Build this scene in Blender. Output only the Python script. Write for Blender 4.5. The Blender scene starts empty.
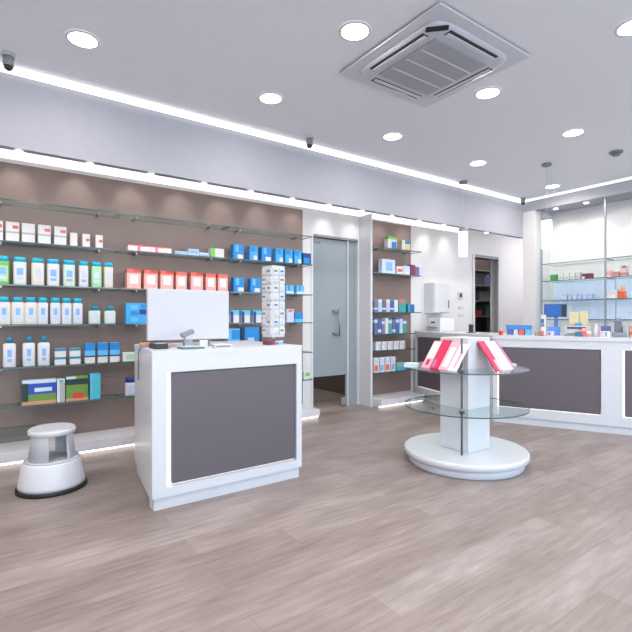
import bpy, bmesh, math, random
from mathutils import Vector, Matrix
random.seed(7)
S = bpy.context.scene
COL = S.collection
PI = math.pi
ORD = ['zeroth','first','second','third','fourth','fifth','sixth','seventh','eighth','ninth','tenth','eleventh','twelfth','thirteenth']

# ------------------------------------------------------------------ camera model (used to measure the room)
FPX, CXP, CYP, EYE = 458.0, 316.0, 317.0, 1.22
TH = math.radians(55.0)
FW = (math.cos(TH), math.sin(TH)); RT = (math.sin(TH), -math.cos(TH))
def ray(u, v=CYP):
    r = (u-CXP)/FPX
    return (FW[0]+r*RT[0], FW[1]+r*RT[1], -(v-CYP)/FPX)
def X_at(u, Y): d = ray(u); return d[0]*Y/d[1]
def Y_at(u, X): d = ray(u); return d[1]*X/d[0]

# ------------------------------------------------------------------ materials
def lin(c):
    o = []
    for x in c[:3]:
        x /= 255.0
        o.append(x/12.92 if x <= .04045 else ((x+.055)/1.055)**2.4)
    return (*o, 1.0)
MATS = {}
def mat(name, rgb, rough=.45, metal=0., spec=.5, var=.04, scale=18., emit=None, estr=0., coat=0., bump=0.):
    if name in MATS: return MATS[name]
    m = bpy.data.materials.new(name); m.use_nodes = True
    nt = m.node_tree; b = nt.nodes['Principled BSDF']
    b.inputs['Roughness'].default_value = rough
    b.inputs['Metallic'].default_value = metal
    b.inputs['Specular IOR Level'].default_value = spec
    b.inputs['Coat Weight'].default_value = coat
    c = lin(rgb)
    if emit is not None:
        b.inputs['Base Color'].default_value = c
        b.inputs['Emission Color'].default_value = lin(emit)
        b.inputs['Emission Strength'].default_value = estr
    else:
        tc = nt.nodes.new('ShaderNodeTexCoord'); n = nt.nodes.new('ShaderNodeTexNoise')
        n.inputs['Scale'].default_value = scale; n.inputs['Detail'].default_value = 3
        nt.links.new(tc.outputs['Object'], n.inputs['Vector'])
        mx = nt.nodes.new('ShaderNodeMix'); mx.data_type = 'RGBA'
        mx.inputs[6].default_value = tuple(x*(1-var) for x in c[:3])+(1,)
        mx.inputs[7].default_value = tuple(min(1, x*(1+var)) for x in c[:3])+(1,)
        nt.links.new(n.outputs['Fac'], mx.inputs[0])
        nt.links.new(mx.outputs[2], b.inputs['Base Color'])
        if bump:
            bp = nt.nodes.new('ShaderNodeBump'); bp.inputs['Strength'].default_value = bump
            nt.links.new(n.outputs['Fac'], bp.inputs['Height']); nt.links.new(bp.outputs['Normal'], b.inputs['Normal'])
    MATS[name] = m
    return m
def glass_mat(name, tint, fres=1.45, rough=.02, body=0.0, bodyc=(200,215,220)):
    if name in MATS: return MATS[name]
    m = bpy.data.materials.new(name); m.use_nodes = True
    nt = m.node_tree; nt.nodes.clear()
    out = nt.nodes.new('ShaderNodeOutputMaterial'); tr = nt.nodes.new('ShaderNodeBsdfTransparent')
    gl = nt.nodes.new('ShaderNodeBsdfGlossy'); fr = nt.nodes.new('ShaderNodeFresnel'); mx = nt.nodes.new('ShaderNodeMixShader')
    tr.inputs['Color'].default_value = lin(tint); gl.inputs['Roughness'].default_value = rough
    fr.inputs['IOR'].default_value = fres
    src = tr
    if body > 0:
        df = nt.nodes.new('ShaderNodeBsdfDiffuse'); df.inputs['Color'].default_value = lin(bodyc)
        m2 = nt.nodes.new('ShaderNodeMixShader'); m2.inputs[0].default_value = body
        nt.links.new(tr.outputs[0], m2.inputs[1]); nt.links.new(df.outputs[0], m2.inputs[2]); src = m2
    geo = nt.nodes.new('ShaderNodeNewGeometry'); ml = nt.nodes.new('ShaderNodeMath'); ml.operation = 'SUBTRACT'; ml.inputs[0].default_value = 1
    nt.links.new(geo.outputs['Backfacing'], ml.inputs[1]); m5 = nt.nodes.new('ShaderNodeMath'); m5.operation = 'MULTIPLY'
    nt.links.new(fr.outputs[0], m5.inputs[0]); nt.links.new(ml.outputs[0], m5.inputs[1]); nt.links.new(m5.outputs[0], mx.inputs[0]); nt.links.new(src.outputs[0], mx.inputs[1]); nt.links.new(gl.outputs[0], mx.inputs[2])
    nt.links.new(mx.outputs[0], out.inputs[0])
    MATS[name] = m
    return m

def floor_material():
    m = bpy.data.materials.new('grey_oak_planks'); m.use_nodes = True
    nt = m.node_tree; b = nt.nodes['Principled BSDF']; L = nt.links.new; N = nt.nodes.new
    tc = N('ShaderNodeTexCoord'); br = N('ShaderNodeTexBrick')
    br.offset = .37; br.squash = 1
    br.inputs['Scale'].default_value = 1; br.inputs['Brick Width'].default_value = 1.35; br.inputs['Row Height'].default_value = .19
    br.inputs['Mortar Size'].default_value = .0018; br.inputs['Mortar Smooth'].default_value = .2; br.inputs['Bias'].default_value = 0
    br.inputs['Color1'].default_value = (0,0,0,1); br.inputs['Color2'].default_value = (1,1,1,1); br.inputs['Mortar'].default_value = (.5,.5,.5,1)
    L(tc.outputs['Object'], br.inputs['Vector'])
    ramp = N('ShaderNodeValToRGB')
    ramp.color_ramp.elements[0].color = lin((146,132,127)); ramp.color_ramp.elements[1].color = lin((163,151,147))
    L(br.outputs['Color'], ramp.inputs['Fac'])
    mp = N('ShaderNodeMapping'); mp.inputs['Scale'].default_value = (2.2, 22, 1)
    L(tc.outputs['Object'], mp.inputs['Vector'])
    ns = N('ShaderNodeTexNoise'); ns.inputs['Scale'].default_value = 1.6; ns.inputs['Detail'].default_value = 7; ns.inputs['Roughness'].default_value = .65
    L(mp.outputs[0], ns.inputs['Vector'])
    r2 = N('ShaderNodeValToRGB'); r2.color_ramp.elements[0].position = .3; r2.color_ramp.elements[1].position = .72
    r2.color_ramp.elements[0].color = (.70,.685,.675,1); r2.color_ramp.elements[1].color = (1.14,1.14,1.15,1)
    L(ns.outputs['Fac'], r2.inputs['Fac'])
    n3 = N('ShaderNodeTexNoise'); n3.inputs['Scale'].default_value = 2.4; n3.inputs['Detail'].default_value = 4
    mp3 = N('ShaderNodeMapping'); mp3.inputs['Scale'].default_value = (.8, 2.2, 1); L(tc.outputs['Object'], mp3.inputs['Vector']); L(mp3.outputs[0], n3.inputs['Vector'])
    r3 = N('ShaderNodeValToRGB'); r3.color_ramp.elements[0].position = .35; r3.color_ramp.elements[1].position = .7
    r3.color_ramp.elements[0].color = (.78,.765,.76,1); r3.color_ramp.elements[1].color = (1.08,1.085,1.10,1)
    L(n3.outputs['Fac'], r3.inputs['Fac'])
    m1 = N('ShaderNodeMix'); m1.data_type = 'RGBA'; m1.blend_type = 'MULTIPLY'; m1.inputs[0].default_value = 1
    L(ramp.outputs[0], m1.inputs[6]); L(r2.outputs[0], m1.inputs[7])
    m3 = N('ShaderNodeMix'); m3.data_type = 'RGBA'; m3.blend_type = 'MULTIPLY'; m3.inputs[0].default_value = 1
    L(m1.outputs[2], m3.inputs[6]); L(r3.outputs[0], m3.inputs[7])
    m2 = N('ShaderNodeMix'); m2.data_type = 'RGBA'
    m2.inputs[7].default_value = lin((128,118,115))
    L(br.outputs['Fac'], m2.inputs[0]); L(m3.outputs[2], m2.inputs[6])
    L(m2.outputs[2], b.inputs['Base Color'])
    rr = N('ShaderNodeMapRange'); rr.inputs[3].default_value = .34; rr.inputs[4].default_value = .5
    L(ns.outputs['Fac'], rr.inputs[0]); L(rr.outputs[0], b.inputs['Roughness'])
    bp = N('ShaderNodeBump'); bp.inputs['Strength'].default_value = .08; bp.inputs['Distance'].default_value = .01
    L(ns.outputs['Fac'], bp.inputs['Height']); L(bp.outputs[0], b.inputs['Normal'])
    return m

WHITE = mat('white_lacquer', (208,208,214), .3)
WALLW = mat('white_wall_paint', (214,213,215), .6)
CEIL = mat('ceiling_paint', (231,231,236), .75, spec=.2)
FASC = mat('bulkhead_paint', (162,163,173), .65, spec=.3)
BROWN = mat('taupe_wall_panel', (129,111,106), .5, var=.06, scale=5)
TAUPE = mat('taupe_counter_panel', (95,87,94), .45, var=.03, scale=9)
GREY = mat('mid_grey_plastic', (130,132,138), .45)
LGREY = mat('light_grey_plastic', (196,197,202), .45)
DARK = mat('dark_grey_plastic', (40,40,44), .5)
BLACK = mat('black_rubber', (22,22,24), .6)
CHROME = mat('brushed_steel', (170,172,178), .28, metal=1.)
GLASS = glass_mat('clear_shelf_glass', (244,250,249), 1.28)
EDGE = mat('glass_edge', (74,102,104), .15, spec=.6)
PANE = glass_mat('clear_window_glass', (247,250,250))
FROST = mat('frosted_film', (140,151,158), .22, spec=.5, var=.03, scale=2)
LED = mat('led_strip', (255,255,255), emit=(255,250,244), estr=.95)
POCK = mat('pocket_led_strip', (255,255,255), emit=(255,246,236), estr=8.)
COVE = mat('cove_light_strip', (255,255,255), emit=(255,250,246), estr=1.5)
LEDW = mat('led_strip_warm', (255,255,255), emit=(255,244,236), estr=2.5)
LENS = mat('lamp_diffuser', (255,255,255), emit=(255,252,248), estr=8.)
OPAL = mat('opal_glass', (250,250,252), emit=(248,250,255), estr=1.3)
CARD = mat('white_card', (208,208,211), .55)
def C(name, r, g, b, rough=.45): return mat(name, (r,g,b), rough)

# ------------------------------------------------------------------ mesh builder (all coordinates in metres, world frame)
class MB:
    def __init__(s): s.bm = bmesh.new(); s.mats = []
    def mi(s, m):
        if m not in s.mats: s.mats.append(m)
        return s.mats.index(m)
    def poly_prism(s, pts, z0, z1, m, bevel=0, smat=None):
        bm = s.bm; i = s.mi(m); j = s.mi(smat) if smat else i
        a = [bm.verts.new((p[0],p[1],z0)) for p in pts]; b = [bm.verts.new((p[0],p[1],z1)) for p in pts]
        fs = [bm.faces.new(a[::-1]), bm.faces.new(b)]
        for f in fs: f.material_index = i
        n = len(pts); sd = []
        for k in range(n):
            f = bm.faces.new((a[k],a[(k+1)%n],b[(k+1)%n],b[k])); f.material_index = j; sd.append(f)
        bmesh.ops.recalc_face_normals(bm, faces=fs+sd)
        if bevel:
            es = list({e for f in fs+sd for e in f.edges})
            bmesh.ops.bevel(bm, geom=es, offset=bevel, segments=2, affect='EDGES', profile=.6)
    def box(s, x0, x1, y0, y1, z0, z1, m, bevel=0, smat=None, rz=0, M=None):
        """axis-aligned box; M is an extra transform about the origin of the coordinates"""
        bm2 = bmesh.new(); i = s.mi(m); j = s.mi(smat) if smat else i
        r = bmesh.ops.create_cube(bm2, size=1)
        bmesh.ops.scale(bm2, vec=(x1-x0,y1-y0,z1-z0), verts=bm2.verts)
        if bevel: bmesh.ops.bevel(bm2, geom=list(bm2.edges), offset=bevel, segments=2, affect='EDGES', profile=.6)
        if rz: bmesh.ops.rotate(bm2, matrix=Matrix.Rotation(rz,3,'Z'), verts=bm2.verts)
        bmesh.ops.translate(bm2, vec=((x0+x1)/2,(y0+y1)/2,(z0+z1)/2), verts=bm2.verts)
        if M is not None: bm2.transform(M)
        bm2.normal_update()
        for f in bm2.faces: f.material_index = j if abs(f.normal.z) < .5 else i
        s.add(bm2)
    def add(s, bm2):
        me = bpy.data.meshes.new('tmp'); bm2.to_mesh(me); bm2.free(); s.bm.from_mesh(me); bpy.data.meshes.remove(me)
    def loft(s, prof, m, c=(0,0,0), n=24, e=2., a0=0., a1=2*PI, M=None, cap=True, smooth=True):
        """prof: (z, half_x, half_y); e: superellipse exponent"""
        bm = bmesh.new(); i = s.mi(m); full = abs(a1-a0-2*PI) < 1e-6
        rings = []
        for z, hx, hy in prof:
            ring = []
            for k in range(n if full else n+1):
                t = a0+(a1-a0)*k/n; co, si = math.cos(t), math.sin(t)
                px = math.copysign(abs(co)**(2/e), co)*hx; py = math.copysign(abs(si)**(2/e), si)*hy
                ring.append(bm.verts.new((c[0]+px, c[1]+py, c[2]+z)))
            rings.append(ring)
        for a, b in zip(rings, rings[1:]):
            q = len(a)
            for k in range(q if full else q-1):
                f = bm.faces.new((a[k],a[(k+1)%q],b[(k+1)%q],b[k])); f.smooth = smooth; f.material_index = i
        if cap and full:
            for r in (rings[0], rings[-1]):
                f = bm.faces.new(r); f.material_index = i
        bmesh.ops.recalc_face_normals(bm, faces=bm.faces)
        for f in bm.faces: f.material_index = i
        if M is not None: bm.transform(M)
        s.add(bm)
    def cyl(s, c, r, z0, z1, m, n=24, bevel=0):
        b = bevel
        prof = [(z0,r-b,r-b),(z0+b,r,r),(z1-b,r,r),(z1,r-b,r-b)] if b else [(z0,r,r),(z1,r,r)]
        s.loft(prof, m, (c[0],c[1],0), n)
    def tube(s, pts, r, m, n=8):
        i = s.mi(m); bm = bmesh.new(); rings = []
        P = [Vector(p) for p in pts]
        for k, p in enumerate(P):
            t = (P[min(k+1,len(P)-1)]-P[max(k-1,0)]).normalized()
            u = t.cross(Vector((0,0,1))) if abs(t.z) < .95 else t.cross(Vector((1,0,0)))
            u.normalize(); w = t.cross(u)
            rings.append([bm.verts.new(p+r*(math.cos(a)*u+math.sin(a)*w)) for a in [2*PI*q/n for q in range(n)]])
        for a, b in zip(rings, rings[1:]):
            for k in range(n):
                f = bm.faces.new((a[k],a[(k+1)%n],b[(k+1)%n],b[k])); f.smooth = True
        bm.faces.new(rings[0]); bm.faces.new(rings[-1])
        bmesh.ops.recalc_face_normals(bm, faces=bm.faces)
        for f in bm.faces: f.material_index = i
        s.add(bm)
    def build(s, name, parent=None, loc=None, label=None):
        """link as one object; vertices are world coordinates, stored relative to parent's (or own) location"""
        o = Vector((0,0,0))
        if parent is not None:
            q = parent
            while q is not None: o += Vector(q.location); q = q.parent
        elif loc is not None: o = Vector(loc)
        if o.length: bmesh.ops.translate(s.bm, vec=-o, verts=s.bm.verts)
        me = bpy.data.meshes.new(name); s.bm.to_mesh(me); s.bm.free()
        for m in s.mats: me.materials.append(m)
        ob = bpy.data.objects.new(name, me); COL.objects.link(ob)
        if parent is not None: ob.parent = parent
        elif loc is not None: ob.location = loc
        if label: ob['label'] = label
        return ob
def tag(o, label, cat, group=None):
    o['label'] = label; o['category'] = cat
    if group: o['group'] = group
    return o
def thing(name, label, cat, loc=(0,0,0), group=None):
    o = bpy.data.objects.new(name, None); COL.objects.link(o); o.location = loc; o.empty_display_size = .1
    return tag(o, label, cat, group)
def struct(o): o['kind'] = 'structure'; return o
def sbox(name, *boxes):
    mb = MB()
    for b in boxes: mb.box(*b)
    return struct(mb.build(name))
def dup(root, loc, label, group=None, rz=None):
    r = root.copy(); COL.objects.link(r); r.location = loc; r['label'] = label
    if rz is not None: r.rotation_euler = (0,0,rz)
    if group: r['group'] = group
    for ch in list(root.children):
        c = ch.copy(); COL.objects.link(c); c.parent = r
        for g in list(ch.children):
            d = g.copy(); COL.objects.link(d); d.parent = c
    return r

# ================================================================== THE ROOM
YW, ZC = 4.90, 3.06
XL, YF, XB = -2.4, -2.3, 9.0
fl = MB(); fl.box(XL-.15, XB, YF-.15, 6.8, -.12, 0, floor_material()); struct(fl.build('floor'))
sbox('ceiling', (XL-.15, XB, YF-.15, 6.8, ZC, ZC+.14, CEIL))
DX0, DX1, DXM = 3.35, 4.165, 3.965          # glass door opening
SX0, SX1 = 6.753, 7.44         # storeroom opening
sbox('wall_left', (XL, DX0, YW, YW+.15, 0, ZC, WALLW), (DX0, DX1, YW, YW+.15, 2.30, ZC, WALLW), (DX1, SX0, YW, YW+.15, 0, ZC, WALLW),
     (SX0, SX1, YW, YW+.15, 2.25, ZC, WALLW), (SX1, XB, YW, YW+.15, 0, ZC, WALLW))
sbox('wall_rear', (XL-.15, XL, YF, 6.8, 0, ZC, WALLW))
sbox('wall_back', (XB, XB+.15, YF-.15, 6.8, 0, ZC, WALLW))
# shop front with wide panes (behind the photographer's right shoulder)
win = [(-1.9, .6), (.9, 3.4), (3.7, 6.2)]
bx = [(XL-.15, XB, YF-.15, YF, 2.75, ZC, WALLW), (XL-.15, XB, YF-.15, YF, 0, .25, WALLW)]
edges = [XL-.15]+[e for w in win for e in w]+[XB]
for k in range(0, len(edges), 2): bx.append((edges[k], edges[k+1], YF-.15, YF, .25, 2.75, WALLW))
sbox('wall_front', *bx)
for k, (a, b) in enumerate(win):
    mb = MB()
    for q in ((a, b, .25, .31), (a, b, 2.69, 2.75), (a, a+.06, .31, 2.69), (b-.06, b, .31, 2.69)):
        mb.box(q[0], q[1], YF-.11, YF-.03, q[2], q[3], LGREY)
    w = struct(mb.build('window_%d' % (k+1)))
    mb = MB(); mb.box(a+.06, b-.06, YF-.08, YF-.07, .31, 2.69, PANE); mb.build('glass_pane', w)
# rooms behind the openings
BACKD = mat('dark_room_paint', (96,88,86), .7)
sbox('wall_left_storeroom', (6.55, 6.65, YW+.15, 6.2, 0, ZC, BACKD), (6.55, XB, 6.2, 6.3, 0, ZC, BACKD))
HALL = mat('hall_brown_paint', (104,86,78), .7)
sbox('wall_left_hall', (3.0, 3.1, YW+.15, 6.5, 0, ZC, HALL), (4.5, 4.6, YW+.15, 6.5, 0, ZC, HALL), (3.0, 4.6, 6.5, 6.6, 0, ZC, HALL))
# bulkhead over the left wall with its lit pocket
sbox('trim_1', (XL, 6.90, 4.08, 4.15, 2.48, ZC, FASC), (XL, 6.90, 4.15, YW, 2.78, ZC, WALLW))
o = sbox('trim_2', (XL, 6.86, 4.025, 4.08, 3.022, ZC, COVE)); 
o = sbox('trim_3', (XL, 6.5, 4.155, 4.205, 2.72, 2.74, POCK))
sbox('trim_7', (XL, 6.5, YW-.012, YW-.001, 2.625, 2.76, mat('band_glow', (240,240,240), emit=(255,250,245), estr=.75)))  # glowing strip laid over the wall, added to brighten the white band
# right hand wall: pier, fascia, niche
XR = 6.88
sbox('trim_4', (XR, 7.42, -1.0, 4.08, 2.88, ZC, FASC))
sbox('trim_5', (XR-.05, XR, -1.0, 4.025, 3.036, ZC, mat('cove_strip_dim', (240,240,240), emit=(252,250,248), estr=.8)))
sbox('wall_right', (XR, 7.42, 3.88, 4.08, 0, 2.88, WALLW), (7.32, 7.42, -1.0, 3.88, 0, 2.88, WALLW), (XR, 7.42, -1.1, -1.0, 0, ZC, WALLW))

# glass door
dr = MB()
dr.box(DX0, DX0+.03, YW-.01, YW+.12, 0, 2.30, WHITE); dr.box(DX1-.03, DX1, YW-.01, YW+.12, 0, 2.30, WHITE)
dr.box(DX0+.03, DX1-.03, YW-.01, YW+.12, 2.27, 2.30, GREY); dr.box(DXM, DXM+.02, YW+.01, YW+.06, 0, 2.27, LGREY)
door = struct(dr.build('door_1'))
mb = MB(); mb.box(DX0+.035, DXM-.005, YW+.03, YW+.04, .43, 2.26, FROST); leaf = mb.build('frosted_pane', door, label='frosted upper part of the door')
mb = MB(); mb.box(DX0+.035, DXM-.005, YW+.03, YW+.04, .012, .43, PANE); mb.build('clear_pane', door, label='clear foot of the glass door')
mb = MB(); mb.box(DXM+.02, DX1-.03, YW+.03, YW+.04, 0, 2.27, FROST); mb.build('side_pane', door, label='narrow frosted pane beside the door leaf')
mb = MB()
for z in (1.0, 1.3): mb.box(3.72, 3.82, YW-.02, YW+.03, z-.012, z+.012, GREY, bevel=.003)
mb.tube([(3.80,YW-.03,.96),(3.80,YW-.03,1.34)], .011, CHROME); mb.build('door_handle', door)
mb = MB(); mb.box(DX0+.035, DX0+.17, YW+.015, YW+.055, 2.2, 2.262, GREY, bevel=.004); mb.build('pivot_hinge', door)
mb = MB(); mb.box(DXM-.10, DXM-.005, YW+.015, YW+.055, .014, .12, GREY, bevel=.004); mb.build('corner_patch', door)
# storeroom door frame
fr = MB()
fr.box(SX0-.05, SX0, YW-.02, YW+.10, 0, 2.30, WHITE); fr.box(SX1, SX1+.09, YW-.02, YW+.10, 0, 2.30, WHITE); fr.box(SX0, SX1, YW-.02, YW+.10, 2.25, 2.30, GREY)
struct(fr.build('door_2'))
# white fin between door and the tall unit
sbox('trim_6', (4.168, 4.20, 4.66, YW, 0, 2.62, WHITE))

# ================================================================== CEILING FITTINGS
def area(loc, size, power, col=(1,.94,.87), rot=(0,0,0), shape='DISK', spread=PI):
    l = bpy.data.lights.new('lamp', 'AREA'); l.shape = shape; l.size = size; l.energy = power; l.color = col; l.spread = spread
    o = bpy.data.objects.new('lamp', l); COL.objects.link(o); o.location = loc; o.rotation_euler = rot
    return o
def spot(loc, power, ang=70, blend=.6, col=(1,.95,.9), target=None, size=.03):
    l = bpy.data.lights.new('spot_lamp', 'SPOT'); l.energy = power; l.spot_size = math.radians(ang); l.spot_blend = blend; l.color = col; l.shadow_soft_size = size
    o = bpy.data.objects.new('spot_lamp', l); COL.objects.link(o); o.location = loc
    if target:
        d = Vector(target)-Vector(loc); o.rotation_euler = d.to_track_quat('-Z','Y').to_euler()
    return o
def downlight(x, y, label):
    t = thing('downlight', label, 'ceiling light', (x,y,ZC), 'round recessed downlights')
    mb = MB(); mb.loft([(-.001,.105,.105),(-.006,.103,.103),(-.008,.088,.088)], WHITE, (x,y,ZC), 32, cap=False); mb.build('trim_ring', t)
    mb = MB(); mb.cyl((x,y), .088, ZC-.006, ZC-.002, LENS, 32); mb.build('diffuser', t)
    area((x,y,ZC-.012), .16, P_DOWN)
P_DOWN = 9.
rows = {3.37: 'row nearest the left wall', 2.27: 'middle row through the air conditioner', 1.22: 'row nearest the shop front'}
names = {
 (0,0): 'round recessed downlight at upper left, above the wall of bottles',
 (1,0): 'round recessed downlight left of the air conditioner, nearest the cove light',
 (2,0): 'round recessed downlight below the air conditioner, nearer the cove light strip',
 (3,0): 'round recessed downlight fourth along the row nearest the left cove strip',
 (4,0): 'flat-looking round downlight farthest back, next to the right cove strip',
 (1,1): 'large-looking round downlight left of the air conditioner at the top of the photo',
 (2,1): 'round recessed downlight touching the right side of the air conditioner',
 (3,1): 'round recessed downlight right of centre, nearest the dark pendant roses',
 (2,2): 'round downlight cut by the right edge of the photo near the top'}
gx = [.475, 1.895, 3.31, 4.72, 6.42]; gy = [3.37, 2.27, 1.22]
for (i, j), lb in names.items(): downlight(gx[i], gy[j], lb)
for x, y in [(-1,3.37),(-1,2.27),(.475,2.27),(-1,1.22),(.475,1.22),(1.895,1.22),(4.72,1.22),(3.31,.1),(4.72,.1),(.475,.1),(1.895,.1),(1.895,-1.),(3.31,-1.)]:
    area((x,y,ZC-.012), .16, P_DOWN*(2.2 if x < 0 else 1))        # the rest of the grid of lamps, out of the frame

# ceiling cassette
ax, ay = 2.585, 2.235
t = thing('air_conditioner', 'square white ceiling cassette air conditioner with grey grille', 'air conditioner', (ax,ay,ZC))
ACW = mat('cassette_white', (205,206,214), .45)
mb = MB(); mb.box(ax-.44, ax+.44, ay-.44, ay+.44, ZC-.012, ZC-.001, DARK); mb.box(ax-.475, ax+.475, ay-.475, ay+.475, ZC-.026, ZC-.012, ACW, bevel=.004); mb.build('face_plate', t)
mb = MB(); mb.loft([(-.022,.405,.405),(-.040,.395,.395),(-.046,.37,.37)], mat('cassette_inner', (196,197,207), .4), (ax,ay,ZC), 48, e=7.); mb.build('raised_frame', t)
for k in range(4):
    M = Matrix.Translation((ax,ay,0)) @ Matrix.Rotation(k*PI/2,4,'Z')
    mb = MB(); mb.box(-.25,.25,-.373,-.318,ZC-.050,ZC-.042,DARK, M=M, bevel=.003); sl = mb.build('air_slot', t)
    mb = MB(); mb.box(-.245,.245,-.352,-.324,ZC-.056,ZC-.048,ACW, M=M, bevel=.003); mb.build('louvre', sl)
M = Matrix.Translation((ax-.335,ay-.335,0)) @ Matrix.Rotation(-PI/4,4,'Z')
mb = MB(); mb.box(-.07,.07,-.022,.022,ZC-.052,ZC-.044,BLACK,M=M,bevel=.003); mb.build('corner_gap', t)
mb = MB()
mb.box(ax-.27, ax+.27, ay-.27, ay+.27, ZC-.054, ZC-.046, mat('grille_grey', (170,170,178), .6))
GR = mat('grille_slat_grey', (176,176,184), .5)
for k in range(24):
    xx = ax-.258+k*.0224; mb.box(xx-.007, xx+.007, ay-.262, ay+.262, ZC-.058, ZC-.053, GR)
for k in (-1,0,1): mb.box(ax-.262, ax+.262, ay+k*.135-.005, ay+k*.135+.005, ZC-.061, ZC-.053, ACW)
mb.build('intake_grille', t)

# small ceiling cameras beside the cove light
def ceil_cam(x, y, label):
    t = thing('security_camera', label, 'security camera', (x,y,ZC), 'small ceiling cameras along the cove')
    mb = MB(); mb.cyl((x,y), .045, ZC-.02, ZC-.001, LGREY, 20, .003); mb.build('mount', t)
    mb = MB(); mb.cyl((x,y), .034, ZC-.085, ZC-.02, GREY, 20, .004); mb.build('housing', t)
    mb = MB(); mb.loft([(-.085,.03,.03),(-.105,.024,.024),(-.116,.008,.008)], DARK, (x,y,ZC), 16); mb.build('lens', t)
ceil_cam(.075, 3.86, 'small grey ceiling camera at the far left above the cove light')
ceil_cam(2.63, 3.87, 'small grey ceiling camera midway along the left cove light')
ceil_cam(6.66, 3.95, 'small grey ceiling camera in the corner where the cove lights meet')

# spots in the bulkhead
for k in range(-2, 13):
    x = .145+.485*k; y = 4.115
    if k >= 0:
        where = ('above the taupe bottle wall' if x < 3.1 else 'above the glass door' if x < 4.1 else 'above the narrow taupe unit' if x < 5.2 else 'towards the storeroom')
        t = thing('spotlight', 'tiny spotlight %s from left in the bulkhead, %s' % (ORD[k+1], where), 'spotlight', (x,y,2.48), 'bulkhead spotlights')
        mb = MB(); mb.loft([(-.001,.034,.034),(-.010,.032,.032),(-.012,.026,.026)], WHITE, (x,y,2.48), 20, cap=False); mb.build('trim_ring', t)
        mb = MB(); mb.cyl((x,y), .027, 2.462, 2.474, LENS, 16); mb.build('bulb', t)
    if k % 1 == 0: spot((x, 4.60, 2.74), 9, 58, .9, target=(x, 4.88, 2.22))  # unseen lamps added in the pocket, apart from the bulbs, to scallop the wall
for k, (x, y) in enumerate([(6.99,3.62),(6.99,3.18),(6.99,2.52)]):
    t = thing('spotlight', 'tiny recessed spotlight %s from the left over the right wall shelves' % ORD[k+1], 'spotlight', (x,y,2.88), 'niche spotlights')
    mb = MB(); mb.loft([(-.001,.042,.042),(-.010,.040,.040),(-.012,.030,.030)], WHITE, (x,y,2.88), 20, cap=False); mb.build('trim_ring', t)
    mb = MB(); mb.cyl((x,y), .031, 2.862, 2.874, LENS, 16); mb.build('bulb', t)
    spot((x+.05,y,2.85), 9, 90, .7, target=(7.3,y,2.0))
area((6.995,1.2,2.87), .1, 8); 

# pendant lamps
def pendant(x, y, label):
    t = thing('pendant_lamp', label, 'pendant lamp', (x,y,ZC), 'pendants over the right counter')
    mb = MB(); mb.cyl((x,y), .055, ZC-.028, ZC-.001, GREY, 24, .004); mb.build('ceiling_rose', t)
    mb = MB(); mb.tube([(x,y,ZC-.028),(x,y,2.42)], .0025, LGREY, 6); mb.build('cord', t)
    mb = MB(); mb.cyl((x,y), .058, 2.375, 2.42, GREY, 24, .005); mb.build('cap', t)
    mb = MB(); mb.loft([(2.04,.05,.05),(2.05,.058,.058),(2.375,.058,.058)], OPAL, (x,y,0), 24); mb.build('glass_shade', t)
pendant(5.20, 3.945, 'slim white cylinder pendant hanging left, before the storeroom doorway')
pendant(5.42, 2.915, 'slim white cylinder pendant hanging before the right wall corner pier')
t = thing('ceiling_sensor', 'small round grey ceiling sensor near the right edge of the photo', 'sensor', (5.66,2.26,ZC))
mb = MB(); mb.cyl((5.66,2.26), .068, ZC-.02, ZC-.001, GREY, 24, .004); mb.build('base', t)
mb = MB(); mb.loft([(-.02,.045,.045),(-.045,.038,.038),(-.052,.015,.015)], GREY, (5.66,2.26,ZC), 24); mb.build('sensor_head', t)

# ================================================================== LEFT WALL SHELVING
LV = [2.215, 1.865, 1.497, 1.155, .79, .455]
YS0, YS1 = 4.65, 4.878
def shelf(mb, x0, x1, z, y0=YS0, y1=YS1): mb.box(x0, x1, y0, y1, z-.012, z, GLASS, smat=EDGE)
def wall_unit(x0, x1, label, levels, shelves=None, ztop=2.585, plinth=(None,None), px=None):
    t = thing('shelf_unit', label, 'shelving', (x0, YW, 0), 'taupe wall shelving with glass shelves')
    p0, p1 = px or (x0, x1)
    mb = MB(); mb.box(p0-.0017, p1+.0017, YW-.022, YW-.001, .11, ztop, BROWN); mb.build('back_panel', t)
    for k, z in enumerate(levels):
        a, b = shelves[k] if shelves else (x0+.008, x1-.008)
        mb = MB(); shelf(mb, a, b, z); s = mb.build('glass_shelf', t)
        for xx in (a+.16, b-.16):
            mb = MB(); mb.box(xx-.006, xx+.006, YS1-.15, YS1, z-.026, z-.012, CHROME); mb.build('bracket', s)
    q0, q1 = plinth if plinth[0] is not None else (p0, p1)
    mb = MB(); mb.box(q0-.0017, q1+.0017, 4.50, YW-.001, .03, .11, WHITE, bevel=.001); mb.box(q0+.001, q1-.001, 4.55, YW-.02, .0, .03, LGREY); pl = mb.build('plinth', t)
    mb = MB(); mb.box(q0+.002, q1-.002, 4.53, 4.545, .008, .026, LEDW); mb.build('led_strip', pl)
    return t
u1 = wall_unit(-1.24, -.134, 'left-hand taupe shelving section cut by the left edge of the photo', LV)
u2 = wall_unit(-.13, .972, 'taupe shelving section holding rows of white bottles with cyan caps', LV)
mb = MB(); mb.box(-.12, .30, 4.52, 4.87, .236, .247, GLASS, smat=EDGE); mb.build('low_glass_ledge', u2)
u3 = wall_unit(.976, 2.092, 'taupe shelving section behind the white monitor, with pink packs', LV)
u4 = wall_unit(2.096, 3.207, 'taupe shelving section with blue cartons beside the glass door', LV, shelves=[(2.104, 3.205)]*6)
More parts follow.
